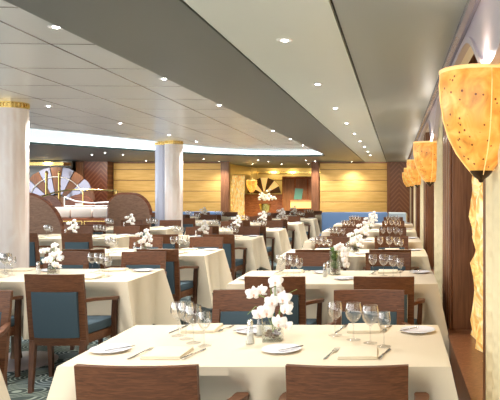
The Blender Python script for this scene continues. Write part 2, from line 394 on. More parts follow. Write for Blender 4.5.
for b in range(0, 5):
    o = (b-1)*PER + (0 if b else 0)
    d0, d1 = 6.18+o, 7.36+o
    mb = MB(); n = 70; a = []; c = []
    F = lambda t: 0.425 + 0.014*math.sin(t*62) + 0.006*math.sin(t*23)
    rr = []
    for i in range(n+1):
        y = d0 + (d1-d0)*i/n; x = F(y-o)
        rr.append([(x, y, 0.01), (x+.015, y, 0.01), (x+.015, y, 2.55), (x, y, 2.55)])
    cu = mb.rings(rr).build('curtain', M['curtain'])
    tag(cu, 'cream quilted curtain on the right wall, %s from camera' % ordn[b], 'curtain', 'cream curtains on the right wall')
# lamps
def make_lamp():
    t = thing('wall_lamp', '', 'lamp')
    prof = [(0.0, 0.0), (0.035, 0.012), (0.067, 0.05), (0.105, 0.10), (0.138, 0.165), (0.158, 0.23), (0.171, 0.31), (0.176, 0.38), (0.172, 0.43), (0.168, 0.44), (0.160, 0.435), (0.163, 0.38), (0.158, 0.31), (0.144, 0.23), (0.09, 0.10), (0.0, 0.03)]
    MB().lathe(prof, 40).build('lamp_shade', M['amber'], t)
    for k in range(4):
        a = k*PI/2 - PI/2 + 0.12
        pts = [((r+.001)*math.cos(a), (r+.001)*math.sin(a), z) for r, z in prof[1:9]]
        MB().tube(pts, 0.0025, 6).build('rib', M['amberrib'], t)
    MB().lathe([(0, -0.022), (0.008, -0.02), (0.014, -0.008), (0.03, 0.003), (0.045, 0.019), (0.05, 0.028), (0.0, 0.03)], 20).build('finial', M['darkmetal'], t)
    MB().lathe([(0.171, 0.425), (0.176, 0.434), (0.176, 0.441), (0.171, 0.444), (0.165, 0.44)], 40).build('rim', M['amberrib'], t)
    MB().tube([(0.0, 0.0, 0.06), (0.0, 0.0, 0.40), (0.03, 0, 0.52)], 0.012, 8).build('stem', M['white'], t)
    MB().tube([(-0.168, 0, 0.432), (0.168, 0, 0.432)], 0.005, 6).tube([(0, -0.168, 0.432), (0, 0.168, 0.432)], 0.005, 6).build('spider', M['brass'], t)
    return t
LP = Proto(make_lamp)
LX = 0.354
for b in range(5):
    d = 2.83 + b*PER*1.003
    LP.put((LX, d, 1.525), 0, 'amber speckled bowl lamp hanging by the right wall, %s from camera' % ordn[b], 'amber lamps along the right wall')
    ld = bpy.data.lights.new('lamp_glow', 'POINT'); ld.energy = 4; ld.color = (1, 0.93, 0.82); ld.shadow_soft_size = 0.05
    lo = bpy.data.objects.new('lamp_glow', ld); C.objects.link(lo); lo.location = (LX+.0, d+.0, 2.00)

# ---------------- columns ----------------
def column(x, y, m, label, r=0.18):
    t = thing('round_column', label, 'column', (x, y, 0))
    n = 96; rr = []
    for z, s in ((0.14, 1), (HR-0.07, 1)):
        rr.append([((r - 0.004*(0.5+0.5*math.cos(i/n*2*PI*16)))*math.cos(2*PI*i/n), (r - 0.004*(0.5+0.5*math.cos(i/n*2*PI*16)))*math.sin(2*PI*i/n), z) for i in range(n)])
    MB().rings(rr).build('shaft', M[m], t)
    MB().lathe([(r, 0), (r+.03, 0.0), (r+.03, 0.1), (r+.005, 0.14), (r-.01, 0.14)], 40).build('plinth', M[m], t)
    mb = MB().lathe([(r-.015, HR-.07), (r+.004, HR-.07), (r+.004, HR-.055), (r-.006, HR-.05), (r-.006, HR-.02), (r+.004, HR-.015), (r+.004, HR-.001), (r-.015, HR-.001)], 48)
    for k in range(28):
        a = 2*PI*k/28; mb.tube([((r)*math.cos(a), r*math.sin(a), HR-.055), (r*math.cos(a), r*math.sin(a), HR-.015)], 0.008, 6)
    mb.build('capital', M['brass'], t)
column(-4.42, 7.82, 'pearl', 'thick fluted pearl column with brass collar, at the left edge')
column(-4.56, 13.95, 'pearl', 'fluted pinkish pearl column with brass collar, middle distance')
column(-4.87, 14.25, 'bluecol', 'pale blue column half hidden just behind the pearl one', 0.17)

# ---------------- downlights ----------------
def make_dl():
    t = thing('ceiling_spotlight', '', 'ceiling light')
    MB().lathe([(0.022, -0.002), (0.042, -0.006), (0.048, -0.003), (0.048, 0.0), (0.022, 0.0)], 20).build('bezel', M['whitering'], t)
    MB().lathe([(0.0, -0.009), (0.014, -0.008), (0.02, -0.003), (0.02, 0.0), (0, 0)], 16).build('bulb', M['bulb'], t)
    return t
DL = Proto(make_dl)
spots = []
for n in range(9): spots.append((-0.65, 3.98+1.66*n, HC, 'in the pale strip above the right row, %s' % (ordn+['ninth'])[n], 1.0 if n < 2 else 1.5))
for n, y in enumerate((4.16, 6.1, 8.0, 11.5, 13.4, 15.2)): spots.append((-2.08, y, HR, 'in the raised ceiling beside the dark band, %s' % ordn[n], 1.3 if n < 2 else 1.9))
for n, y in enumerate((8.1, 10.2, 12.4, 14.1)): spots.append((-4.14, y, HR, 'in the raised ceiling above the columns, %s' % ordn[n], 2.0))
for n, (x, y) in enumerate(((92, 154.5), (105, 152.5), (123, 154.5), (146, 160.5), (203.5, 159), (219, 161.3), (258, 160), (270, 161.8), (306, 160), (315, 161.3), (353, 162.2))):
    s = (189.5-y)/0.875; spots.append((round((x-396)/s, 2), round(min(FPX/s, 21.2), 2), HC, 'in the far grey soffit near the back wall, %s from the left' % (ordn+['ninth', 'tenth', 'eleventh'])[n], 1.6))
for (x, y, z, lab, k) in spots:
    DL.put((x, y, z), 0, 'small spotlight ' + lab, 'ceiling spotlights')
for (x, y, z, k) in [(a, b, c, e) for a, b, c, _, e in spots] + [(-0.65, 2.32, HC, .75), (-2.08, 2.2, HR, 1.3), (-3.1, 5.0, HR, 1.3), (-3.1, 8.0, HR, 1), (-3.1, 11, HR, 1), (-5.6, 9.5, HR, 1.2), (-7.5, 8, HR, 1.2), (-8, 15.5, HC, 1.2), (-6.6, 18, HC, 1.2), (-0.65, 0.7, HC, .9), (-8.6, 19, HC, 1), (-10.2, 19, HC, 1)]:  # second list: rows continued out of view, plus added fill spots without fixtures
    ld = bpy.data.lights.new('spot', 'SPOT'); ld.energy = SPOT_W*k; ld.color = (1, 0.95, 0.90); ld.spot_size = math.radians(125); ld.spot_blend = 0.9; ld.shadow_soft_size = 0.05
    lo = bpy.data.objects.new('spot', ld); C.objects.link(lo); lo.location = (x, y, z-0.02)

# ---------------- chair ----------------
def make_chair():
    t = thing('dining_armchair', '', 'chair')
    W, WV = M['walnut'], M['walnut_v']
    def bow(x, y0, k=0.03): return y0 - k*(1-(x/0.225)**2)
    def yl(z): return -0.205 - 0.06*(z-0.40)/0.46
    # backrest frame: stiles, top rail, lower rail
    mb = MB()
    for s in (-1, 1):
        mb.bar([(s*.186, yl(.33)+.0, .33, .022, .02), (s*.188, yl(.42), .42, .024, .018), (s*.192, yl(.75), .75, .022, .014)])
    for (z0, z1, hw, th) in ((.735, .862, .213, .013), (.335, .392, .17, .012)):
        rr = []
        for i in range(13):
            x = -hw + 2*hw*i/12; rr.append([(x, bow(x, yl(z0))-th, z0), (x, bow(x, yl(z0))+th, z0), (x*1.006, bow(x, yl(z1))+th, z1), (x*1.006, bow(x, yl(z1))-th, z1)])
        mb.rings(rr)
    br_ = mb.build('backrest', W, t)
    rr = []
    for i in range(11):
        x = -.164 + .328*i/10; e = .026 if 0 < i < 10 else .018
        rr.append([(x, bow(x, yl(.395))-e, .395), (x, bow(x, yl(.395))+e+.01, .395), (x, bow(x, yl(.56))+e+.012, .56), (x, bow(x, yl(.733))+e, .733), (x, bow(x, yl(.733))-e, .733), (x, bow(x, yl(.56))-e-.006, .56)])
    cu = MB().rings(rr).build('back_cushion', M['blue'], t); cu['label'] = 'slate blue padded back'
    mbs = MB().box(-.213, .213, -.175, .212, .40, .478, .02)
    for v in mbs.bm.verts: v.co.x *= .92 + .27*(v.co.y+.175)/.387
    se = mbs.build('seat', M['blue'], t); se['label'] = 'slate blue seat pad'
    mbs = MB().box(-.205, .205, -.20, .195, .335, .40, .004)
    for v in mbs.bm.verts: v.co.x *= .92 + .30*(v.co.y+.20)/.395
    mbs.build('seat_frame', W, t)
    for s in (-1, 1):
        MB().bar([(s*.175, -.262, 0, .014, .015), (s*.186, -.205, .37, .022, .02)]).build('leg', WV, t)
        MB().bar([(s*.248, .165, 0, .014, .014), (s*.252, .155, .38, .02, .02), (s*.265, .145, .618, .017, .017)]).build('leg', WV, t)
        pts = [(s*.205, -.24, .665, .012), (s*.235, -.17, .665, .017), (s*.262, -.05, .652, .022), (s*.272, .08, .635, .028), (s*.27, .145, .628, .03), (s*.268, .168, .628, .022)]
        rr = [[(x-hw, y, z-.013), (x+hw, y, z-.013), (x+hw, y, z+.010), (x-hw, y, z+.010)] for x, y, z, hw in pts]
        MB().rings(rr).build('armrest', W, t)
    return t
CH = Proto(make_chair)

# ---------------- table and cloth ----------------
def make_table():
    t = thing('dining_table', '', 'table')
    MB().box(-.785, .785, -.405, .405, .72, .744, .004).build('tabletop', M['panelwood'], t)
    MB().lathe([(0, .03), (.05, .03), (.04, .1), (.04, .66), (.12, .7), (.12, .72), (0, .72)], 20).build('pedestal', M['darkmetal'], t)
    MB().lathe([(0, 0), (.30, 0), (.305, .012), (.28, .028), (.06, .04), (0, .04)], 40).build('base', M['china'], t)
    return t
TB = Proto(make_table)
def make_table_off():
    t = thing('dining_table', '', 'table')
    MB().box(-.785, .785, -.405, .405, .72, .744, .004).build('tabletop', M['panelwood'], t)
    MB().lathe([(0, .03), (.05, .03), (.04, .1), (.04, .66), (.12, .7), (.12, .72), (0, .72)], 20, (-.33, .05, 0)).build('pedestal', M['darkmetal'], t)
    b = MB().lathe([(0, 0), (.32, 0), (.325, .012), (.30, .028), (.06, .04), (0, .04)], 40, (-.33, .05, 0)).build('base', M['pinkbase'], t)
    return t
TBO = Proto(make_table_off)
def cloth_mesh(seed, chairs, drop=.44, a=.80, b=.42, far=True):
    rr = random.Random(seed); mb = MB(); bm = mb.bm
    per = []; step = 0.022
    def side(p, q, nrm):
        L = (Vector(q)-Vector(p)).length; n = int(L/step)
        for i in range(n):
            u = i/n; P = Vector(p).lerp(Vector(q), u); c = min(u*L, L-u*L); per.append((P.x, P.y, nrm, c, u*L))
    side((-a, -b), (a, -b), (0, -1)); side((a, -b), (a, b), (1, 0)); side((a, b), (-a, b), (0, 1)); side((-a, b), (-a, -b), (-1, 0))
    ph = [rr.uniform(0, 6) for _ in range(6)]
    NT = 12; rows = []
    for k in range(NT+1):
        t = k/NT; row = []
        for i, (x, y, n, c, l) in enumerate(per):
            w_ = math.exp(-(c/.085)**2); cx = math.copysign(1, x); cy = math.copysign(1, y)
            dd = Vector((n[0], n[1])); diag = Vector((cx, cy)).normalized()
            dirv = (dd*(1-w_) + diag*w_)
            tang = Vector((-n[1], n[0]))
            off = .006 + t*(.15*w_ - .035*math.exp(-((c-.20)/.07)**2) + .010*math.sin(l*14+ph[0]) + .006*math.sin(l*31+ph[1]) + .02)
            dr = drop*(1 + .26*math.exp(-(c/.13)**2) + .015*math.sin(l*9+ph[2]))
            z = .752 - dr*t - (0 if t else 0)
            if n[1] == -1 and chairs:
                for q in chairs:
                    e = abs(x-q); wn = 1/(1+math.exp((e-.335)/.012))
                    tt = min(1, max(0, t-.10)/.14); push = (.05 + .035*min(1, t/.5))*tt*tt*(3-2*tt)
                    off = off*(1-wn) + (.006 - push)*wn
            p = Vector((x, y)) + dirv*off
            row.append(bm.verts.new((p.x, p.y, z + (0.0 if k else 0.0))))
        rows.append(row)
    n = len(per)
    for A, B in zip(rows, rows[1:]):
        for i in range(n): bm.faces.new((A[i], B[i], B[(i+1) % n], A[(i+1) % n]))
    # rolled top edge then flat top
    top = [bm.verts.new((x*0.992, y*0.985, .7555)) for x, y, *_ in per]
    for i in range(n): bm.faces.new((top[i], rows[0][i], rows[0][(i+1) % n], top[(i+1) % n]))
    bm.faces.new(top)
    return mb.mesh('tablecloth', M['cloth'])
CLM = [cloth_mesh(1, (-.36, .41)), cloth_mesh(5, (-.36, .41)), cloth_mesh(9, (-.36, .41))]

# ---------------- tableware ----------------
def glass_maker(h, rb, nm):
    def mk():
        t = thing(nm, '', 'glass')
        hb = h*.46
        out = [(0, 0), (.033, 0), (.034, .0015), (.02, .004), (.005, .010), (.0035, .02), (.0035, hb-.015), (.007, hb)]
        for i in range(1, 10):
            u = i/9; r = rb*(.48, .73, .88, .96, 1.0, .99, .95, .90, .85)[i-1]
            out.append((r, hb + (h-hb)*u))
        inn = [(r-.0014, z) for r, z in out[8:]][::-1] + [(0, hb+.006)]
        MB().lathe(out, 20).build('foot_and_stem', M['glass'], t) if False else None
        MB().lathe(out[:8]+[(0, hb+.001)], 18).build('stem', M['stem'], t)
        MB().lathe([(0, hb)] + out[7:] + inn, 22).build('bowl', M['glass'], t)
        return t
    return Proto(mk)
GB = glass_maker(.177, .041, 'wine_glass'); GM = glass_maker(.166, .037, 'wine_glass'); GS = glass_maker(.160, .031, 'wine_glass')
def single(name, cat, mesh):
    def mk():
        o = bpy.data.objects.new(name, mesh()); C.objects.link(o); return tag(o, '', cat)
    return Proto(mk)
PL = single('bread_plate', 'plate', lambda: MB().lathe([(0, 0), (.05, 0), (.055, .003), (.085, .011), (.0885, .0125), (.086, .0145), (.055, .007), (0, .006)], 36).mesh('bread_plate', M['china']))
def napkin():
    mb = MB(); mb.box(-.085, .085, -.095, .095, 0, .007, .003); mb.box(-.083, .084, -.092, .094, .0075, .014, .003); return mb.mesh('folded_napkin', M['napkin'])
NP = single('folded_napkin', 'napkin', napkin)
def fork():
    mb = MB(); z = .001
    def sec(y, hw, zz, th=.0012): return [(-hw, y, zz), (hw, y, zz), (hw, y, zz+th), (-hw, y, zz+th)]
    mb.rings([sec(-.095, .004, z), sec(-.085, .0075, z), (sec(-.05, .006, z+.001)), sec(0, .003, z+.005), sec(.03, .003, z+.007), sec(.04, .009, z+.006), sec(.055, .0115, z+.003)])
    for k in range(4):
        x = -.0095 + k*.0063
        mb.rings([[(x-.0017, .055, z+.003), (x+.0017, .055, z+.003), (x+.0017, .055, z+.0042), (x-.0017, .055, z+.0042)], [(x-.001, .095, z+.006), (x+.001, .095, z+.006), (x+.001, .095, z+.007), (x-.001, .095, z+.007)]])
    return mb.mesh('fork', M['steel'])
def knife():
    mb = MB(); z = .001
    def sec(y, a, b, th=.003): return [(a, y, z), (b, y, z), (b, y, z+th), (a, y, z+th)]
    mb.rings([sec(-.105, -.004, .004, .005), sec(-.09, -.0075, .0075, .007), sec(-.01, -.0055, .0055, .006), sec(0, -.004, .006, .003), sec(.07, -.004, .011, .0015), sec(.095, -.003, .009, .0012), sec(.108, -.003, -.001, .001)])
    return mb.mesh('dinner_knife', M['steel'])
FK = single('fork', 'fork', fork); KN = single('dinner_knife', 'knife', knife)
def butter():
    mb = MB(); z = 0
    def sec(y, a, b, th=.0025): return [(a, y, z), (b, y, z), (b, y, z+th), (a, y, z+th)]
    mb.rings([sec(-.07, -.004, .004), sec(-.06, -.006, .006), sec(0, -.004, .004), sec(.01, -.004, .008), sec(.05, -.004, .011), sec(.065, -.003, .006)])
    return mb.mesh('butter_knife', M['steel'])
BK = single('butter_knife', 'knife', butter)
def shaker():
    t = thing('salt_shaker', '', 'shaker')
    n = 8
    MB().lathe([(0, 0), (.021, 0), (.021, .004), (.013, .085), (0, .085)], 8).build('body', M['vase'], t)
    MB().lathe([(0, .003), (.0185, .004), (.0145, .05), (0, .05)], 8).build('salt', M['white'], t)
    MB().lathe([(0, .085), (.0145, .085), (.0145, .10), (.011, .110), (.004, .115), (0, .115)], 16).build('cap', M['chrome'], t)
    return t
SH = Proto(shaker)

def bloom_mesh(seed):
    r = random.Random(seed); mb = MB()
    # five petals, facing -Y
    for k, (ang, L, wd) in enumerate(((90, .036, .017), (25, .038, .026), (155, .038, .026), (-35, .034, .017), (-145, .034, .017))):
        a = math.radians(ang + r.uniform(-8, 8)); u = Vector((math.cos(a), 0, math.sin(a))); v = Vector((-math.sin(a), 0, math.cos(a))); nY = Vector((0, -1, 0))
        rr = []
        for i in range(7):
            s = i/6; hw = wd*math.sin(PI*min(.97, .12+s*.85))**.7*.75; cv = .010*math.sin(PI*s) - .012*s*s
            c = u*(L*s) + nY*cv
            rr.append([c - v*hw - nY*.004, c - v*hw*.5, c, c + v*hw*.5, c + v*hw - nY*.004, c + v*hw*.5 - nY*.0015, c - nY*.0015, c - v*hw*.5 - nY*.0015])
        mb.rings(rr)
    return mb
def lip_mesh():
    return MB().ball((0, -.010, -.004), .005, (1, 1.3, .9), 2).ball((0, -.013, -.010), .0035, (1, .8, 1.5), 1)
BM_ = [bloom_mesh(i).mesh('bloom', M['petal']) for i in range(3)]
LM_ = lip_mesh().mesh('lip', M['lip'])
def add_bloom(t, p, yaw, pitch, sc, k):
    o = bpy.data.objects.new('bloom', BM_[k % 3]); C.objects.link(o); o.parent = t
    o.location = (p[0]*1.18, p[1], p[2]*1.06-.012); o.rotation_euler = (pitch, 0, yaw); o.scale = (sc*1.05,)*3
    q = bpy.data.objects.new('flower_centre', LM_); C.objects.link(q); q.parent = o; q['label'] = 'orange pink centre'
def blade(pts, w):
    mb = MB(); rr = []
    n = len(pts)
    for i, p in enumerate(pts):
        p = Vector(p); t_ = (Vector(pts[min(i+1, n-1)])-Vector(pts[max(i-1, 0)])).normalized(); sd = t_.cross(Vector((0, 0, 1)))
        sd = Vector((1, 0, 0)) if sd.length < .05 else sd.normalized(); up = sd.cross(t_).normalized()
        hw = w*math.sin(PI*(.1+.85*i/(n-1)))**.8
        rr.append([p-sd*hw, p-up*.0015, p+sd*hw, p+up*.0015])
    return mb.rings(rr)
def make_orchid():
    t = thing('orchid_arrangement', '', 'flowers')
    mb = MB(); o_, i_, h = .045, .041, .085
    sq = lambda r, z: [(-r, -r, z), (r, -r, z), (r, r, z), (-r, r, z)]
    mb.rings([sq(o_, 0), sq(o_, h), sq(i_, h), sq(i_, .008)])
    mb.build('vase', M['vase'], t, smooth=False)
    mb = MB(); r = random.Random(5)
    for k in range(34): mb.ball((r.uniform(-.031, .031), r.uniform(-.031, .031), r.uniform(.018, .05)), r.uniform(.007, .011), (1, 1, .8), 1)
    pb = mb.build('pebbles', M['pebble'], t); pb['kind'] = 'stuff'
    B = [(.012, -.02, .275, 0, -.3, 1.0), (-.075, -.03, .225, .35, 0, .95), (-.045, -.01, .235, -.5, .1, .8), (.045, -.03, .20, -.3, 0, 1.05), (.0, -.035, .19, .1, .1, .95), (-.02, -.05, .145, .2, .1, 1.1), (-.05, -.045, .135, .5, .2, .9), (.055, -.045, .155, -.4, .1, .95), (.03, -.06, .10, -.1, .3, 1.0), (.06, -.05, .085, -.5, .3, .8), (.02, .01, .23, .2, -.1, .8), (-.01, .03, .17, 2.8, 0, .9), (.05, .03, .16, 3.3, 0, .9)]
    for side in (0, 1):
        pts = [(0, 0, .03), (.0, -.0, .12), (.012, -.015, .20), (.012, -.02, .275)] if side == 0 else [(0, 0, .03), (-.01, -.0, .14), (-.04, -.02, .21), (-.078, -.025, .225)]
        MB().tube(pts, .0025, 6).build('stem', M['green'], t)
    MB().tube([(0, 0, .03), (.03, -.01, .12), (.05, -.02, .19)], .0025, 6).build('stem', M['green'], t)
    for k, (x, y, z, ya, pi_, sc) in enumerate(B): add_bloom(t, (x, y, z), ya, pi_, sc, k)
    blade([(-.01, 0, .08), (-.04, -.01, .15), (-.08, -.02, .165), (-.115, -.03, .13)], .008).build('leaf', M['green'], t)
    blade([(.02, 0, .1), (.04, 0, .18), (.075, -.01, .225), (.115, -.02, .245)], .008).build('leaf', M['green'], t)
    blade([(.0, 0, .1), (.0, .01, .18), (-.015, .01, .25)], .006).build('leaf', M['green'], t)
    return t
OR = Proto(make_orchid)
def make_tall():
    t = thing('orchid_arrangement', '', 'flowers')
    MB().lathe([(0, 0), (.047, 0), (.048, .003), (.048, .20), (.045, .20), (.045, .006), (0, .006)], 30).build('vase', M['vase'], t)
    mb = MB(); r = random.Random(2)
    for k in range(22): mb.ball((r.uniform(-.024, .024), r.uniform(-.024, .024), r.uniform(.016, .045)), .010, (1, 1, .8), 1)
    mb.build('pebbles', M['pebble'], t)['kind'] = 'stuff'
    for z, rr_, x in ((.085, .036, 0), (.15, .034, -.004), (.205, .030, -.008)):
        MB().ball((x, 0, z), rr_, (1, 1, 1), 3).build('moss_ball', M['moss'], t)
    MB().tube([(0, 0, .05), (.02, -.02, .18), (.05, -.03, .24), (.075, -.035, .2), (.085, -.04, .10)], .0025, 6).build('stem', M['green'], t)
    for k, p in enumerate(((.04, -.035, .24), (.065, -.045, .21), (.078, -.05, .17), (.075, -.055, .13), (.085, -.05, .09), (.02, -.04, .225))):
        add_bloom(t, p, -.3+.15*k, .1, .85, k)
    return t
OT = Proto(make_tall)

# ---------------- lay the rows ----------------
def setting(cx, cy, where, d, flip, seed, near):
    """one place setting; flip=+1 near diner, -1 far diner"""
def table_set(cx, front, rowname, k, mesh_i, xflip=False, orchid=OR, extra=True, total=8, nearch=True, farch=True, off=False, rot=None):
    cy = front + .42; r = random.Random(int(cx*100)+int(front*10))
    where = '%s table, %s' % (ordn[k], rowname)
    if off: TBO.put((cx, cy, 0), 0, 'table whose round pale base shows on the carpet, %s' % where, 'dining tables')
    else: TB.put((cx, cy, 0), 0, 'rectangular table under a cream cloth, ' + where, 'dining tables')
    cl = bpy.data.objects.new('tablecloth', CLM[mesh_i % 3]); C.objects.link(cl); cl.location = (cx, cy, 0)
    tag(cl, 'cream linen cloth draped over the ' + where, 'tablecloth', 'cream tablecloths')
    for i, s in enumerate((-1, 1)):
        sd = 'left' if s < 0 else 'right'
        x = cx + s*.385 + .025 + (.035 if cx < -2 or (front < 3 and s < 0) else 0) + r.uniform(-.008, .008)
        if nearch and inview(x, front, .3, .87):
            rz = rot if (rot and s > 0) else r.uniform(-.02, .02)
            CH.put((x, front-.135-(.07 if abs(rz) > .1 else 0), 0), rz, 'walnut armchair seen from behind, near %s seat of %s' % (sd, where), 'walnut dining armchairs')
        if farch and inview(x, front+1.2, .3, .87):
            CH.put((x, front+.84+.25, 0), PI+r.uniform(-.03, .03), 'walnut armchair facing camera, far %s seat of %s' % (sd, where), 'walnut dining armchairs')
    Z = .7565
    gl = ((.28, .15, GM), (.377, .05, GB), (.46, -.02, GB), (.525, -.09, GS)); gr = ((-.49, .14, GM), (-.43, .07, GB), (-.367, -.02, GB), (-.30, -.08, GS))
    for grp, G in (('right', gl), ('left', gr)):
        for q, (x, y, P) in enumerate(G):
            if front > 4: x += r.uniform(-.01, .01)
            if inview(cx+x, cy+y, .05, .9):
                P.put((cx+x, cy+y, Z), r.uniform(0, 3), 'stemmed glass, %s from left in %s group, %s' % (['first', 'second', 'third', 'last'][q], grp, where), 'wine glasses')
    if inview(cx, cy, .15, 1):
        if orchid is OR: o_ = OR.put((cx-.006, cy+.04, Z), r.uniform(-.3, .3) if front > 3.0 else 0.05, 'white orchids in square pebble vase on ' + where, 'white orchid centrepieces'); o_.scale = (.86,)*3 if front > 3 else (1, 1, 1)
        else: OT.put((cx-.03, cy+.12, Z), 0, 'white orchids and green moss in cylindrical glass vase, ' + where, 'white orchid centrepieces')
    if inview(cx-.1, cy, .05, .85):
        SH.put((cx-.10, cy-.03, Z), 0, 'glass shaker with chrome cap, nearer one on ' + where, 'salt and pepper shakers')
        if front < 9: SH.put((cx-.09, cy+.15, Z), 0, 'glass shaker with chrome cap, farther one on ' + where, 'salt and pepper shakers')
    for fl, nm in ((1, 'near'), (-1, 'far')):
        for s in (-1, 1):
            sx = s*.415; sd = 'left' if s < 0 else 'right'
            x = cx + sx; y = cy - fl*.235 + (0.06 if fl < 0 else 0); rz = 0 if fl > 0 else PI
            j = r.uniform(-.03, .03); lab = '%s %s place, %s' % (nm, sd, where)
            if not inview(x, y, .12, .76): continue
            NP.put((x, y, Z), rz+j, 'folded cream napkin, ' + lab, 'folded napkins')
            pxx = x - fl*.275 if not (fl > 0 and s > 0) else x - .345
            if inview(pxx, y, .08, .76):
                PL.put((pxx, y+.06*fl, Z), 0, 'round white bread plate, ' + lab, 'bread plates')
                if front < 9: BK.put((pxx+.045*fl, y+.06*fl, Z+.0125), -.75+rz, 'butter knife across the white plate, ' + lab, 'butter knives')
            if front < 12:
                FK.put((x-.118*fl, y+.0, Z), rz-.22, 'silver fork beside the napkin, ' + lab, 'forks')
                KN.put((x+.115*fl, y+.0, Z), rz-.20, 'steel dinner knife beside the napkin, ' + lab, 'dinner knives')
    if orchid is None: pass
RN, BN, CN = 'right row', 'middle row', 'left row'
tf = [2.78, 5.2, 7.35, 9.35, 11.6, 13.75]
tx = [-.58, -.485, -.46, -.46, -.46, -.46, -.5]
for k in range(6): table_set(tx[k], tf[k], RN, k, k, orchid=(OT if k == 1 else OR))
bf = [2.76, 5.33, 7.4, 9.72, 11.8, 14.05, 16.2, 18.2]
for k in range(8): table_set(-2.93 + 0.02*k + (.03 if k == 6 else -.05 if k == 0 else 0), bf[k], BN, k, k+1, off=(k == 1), rot=(-.28 if k == 6 else None))
cf = [7.3, 10.0, 12.25, 14.95, 17.1]
for k in range(1, 5): table_set(-4.93 - .02, cf[k], CN, k-1, k, nearch=True)
# tables by the far left banquette
for k, y in enumerate((18.6,)): table_set(-7.0, y, 'far left corner', k, 1, farch=False)

# ---------------- far furniture ----------------
def banquette(name, x0, x1, y0, label, curve_end=False, bh=.80):
    t = thing(name, label, 'banquette', ((x0+x1)/2, y0, 0))
    c = (x0+x1)/2
    MB().box(x0-c, x1-c, 0, .5, .08, .42, .03).build('seat', M['bluebench'], t)
    MB().box(x0-c, x1-c, .5, .66, .08, bh, .04).build('backrest', M['bluebench'], t)
    MB().box(x0-c+.02, x1-c-.02, .04, .62, 0, .08).build('plinth', M['darkmetal'], t)
    if curve_end:
        mb = MB(); pts = []
        for i in range(9):
            a = PI/2*i/8; pts.append((x1-c+.02+.42*math.sin(a), .18+.42*math.cos(a)-.0))
        rr = [[(x, y-.07, .08), (x+.03, y+.07, .08), (x+.03, y+.07, bh-.03), (x, y+.02, bh), (x, y-.07, bh-.03)] for x, y in pts]
        e = mb.rings(rr).build('rounded_end', M['palebench'], t); e['label'] = 'pale grey blue rounded end'
banquette('wall_banquette', -1.82, -.2, 16.1, 'long blue banquette with pale rounded end before the right gold wall', True, .92)
banquette('wall_banquette', -8.8, -5.35, 20.3, 'long blue banquette under the gold wall behind the columns')
def booth_panel(poly, y, label, th=.09):
    x0 = min(p[0] for p in poly); t = thing('booth_end_panel', label, 'booth panel', (x0, y, 0))
    q = [(a-x0, b) for a, b in poly]
    MB().prism(q, 0, th).build('panel', M['boothwood'], t)
    cx = sum(a for a, b in q)/len(q); cz = sum(b for a, b in q)/len(q)
    edge = MB(); pts = [(a, th/2, b) for a, b in q[1:]]
    edge.tube(pts, .045, 8).build('edging', M['redwood'], t)
qa = [(-6.2, 0)] + [(-6.95+.75*math.cos(PI/2*i/12), .64+.75*math.sin(PI/2*i/12)) for i in range(13)] + [(-7.6, 1.39), (-7.6, 0)]
booth_panel(qa, 12.6, 'large brown wooden booth end with rounded shoulder beside the left column')
qb = [(-5.42, 0)] + [(-5.80+.38*math.cos(PI/2*i/8), .95+.42*math.sin(PI/2*i/8)) for i in range(9)] + [(-6.02-.25*math.sin(PI/2*i/6), 1.37-.30*(1-math.cos(PI/2*i/6))) for i in range(7)] + [(-6.3, 0)]
qb = [(a_+.33, b_) for a_, b_ in qb]
booth_panel(qb, 14.05, 'brown wooden booth end with arched top left of the pale blue column')
t = thing('booth_bench', 'cream upholstered booth bench on a red wood base between the booth ends', 'bench', (-7.5, 16.0, 0))
MB().box(-1.2, .85, 0, .25, 0, .80, .01).build('base_panel', M['redwood'], t)
for i in range(3):
    a = -1.15+.66*i; mb = MB().box(a, a+.62, -.03, 0, .5, .52).box(a, a+.62, -.03, 0, .72, .74).box(a, a+.02, -.03, 0, .52, .72).box(a+.60, a+.62, -.03, 0, .52, .72)
    mb.build('brass_frame', M['brass'], t)
for i in range(4): MB().box(-1.2+.51*i, -1.2+.51*i+.50, .03, .22, .80, 1.06, .05).build('back_cushion', M['creamseat'], t)
t = thing('brass_railing', 'curved brass railing above the cream booth bench', 'railing', (-7.5, 16.3, 0))
MB().tube([(-1.0, 0, 1.30), (-.7, 0, 1.40), (-.35, 0, 1.465), (0, 0, 1.475), (.8, 0, 1.45)], .018, 8).build('top_rail', M['brass'], t)
MB().tube([(-.45, 0, 1.30), (-.2, 0, 1.20), (.2, 0, 1.15), (.8, 0, 1.18)], .016, 8).tube([(-.45, 0, 1.08), (.8, 0, 1.08)], .014, 8).tube([(-.45, 0, 1.08), (-.45, 0, 1.30)], .014, 8).build('lower_rail', M['white'], t)
for x in (-1.0, .0, .8): MB().tube([(x, 0, 0), (x, 0, 1.3 if x < -.5 else 1.46)], .014, 8).build('post', M['brass'], t)
# arched red wood chair backs behind the bench
for i, (x, lab) in enumerate(((-9.05, 'left'), (-8.2, 'right'))):
    t = thing('arched_booth_divider', 'rounded red wood booth divider behind the cream bench, %s one' % lab, 'booth divider', (x, 17.6, 0))
    q = [(-.42, 0), (.42, 0)] + [(.42*math.cos(PI*k/14), .93+.42*math.sin(PI*k/14)) for k in range(15)]
    MB().prism(q, 0, .06).build('panel', M['redwood'], t)
    MB().box(-.1, .1, -.01, 0, 1.04, 1.12).build('plaque', M['white'], t)
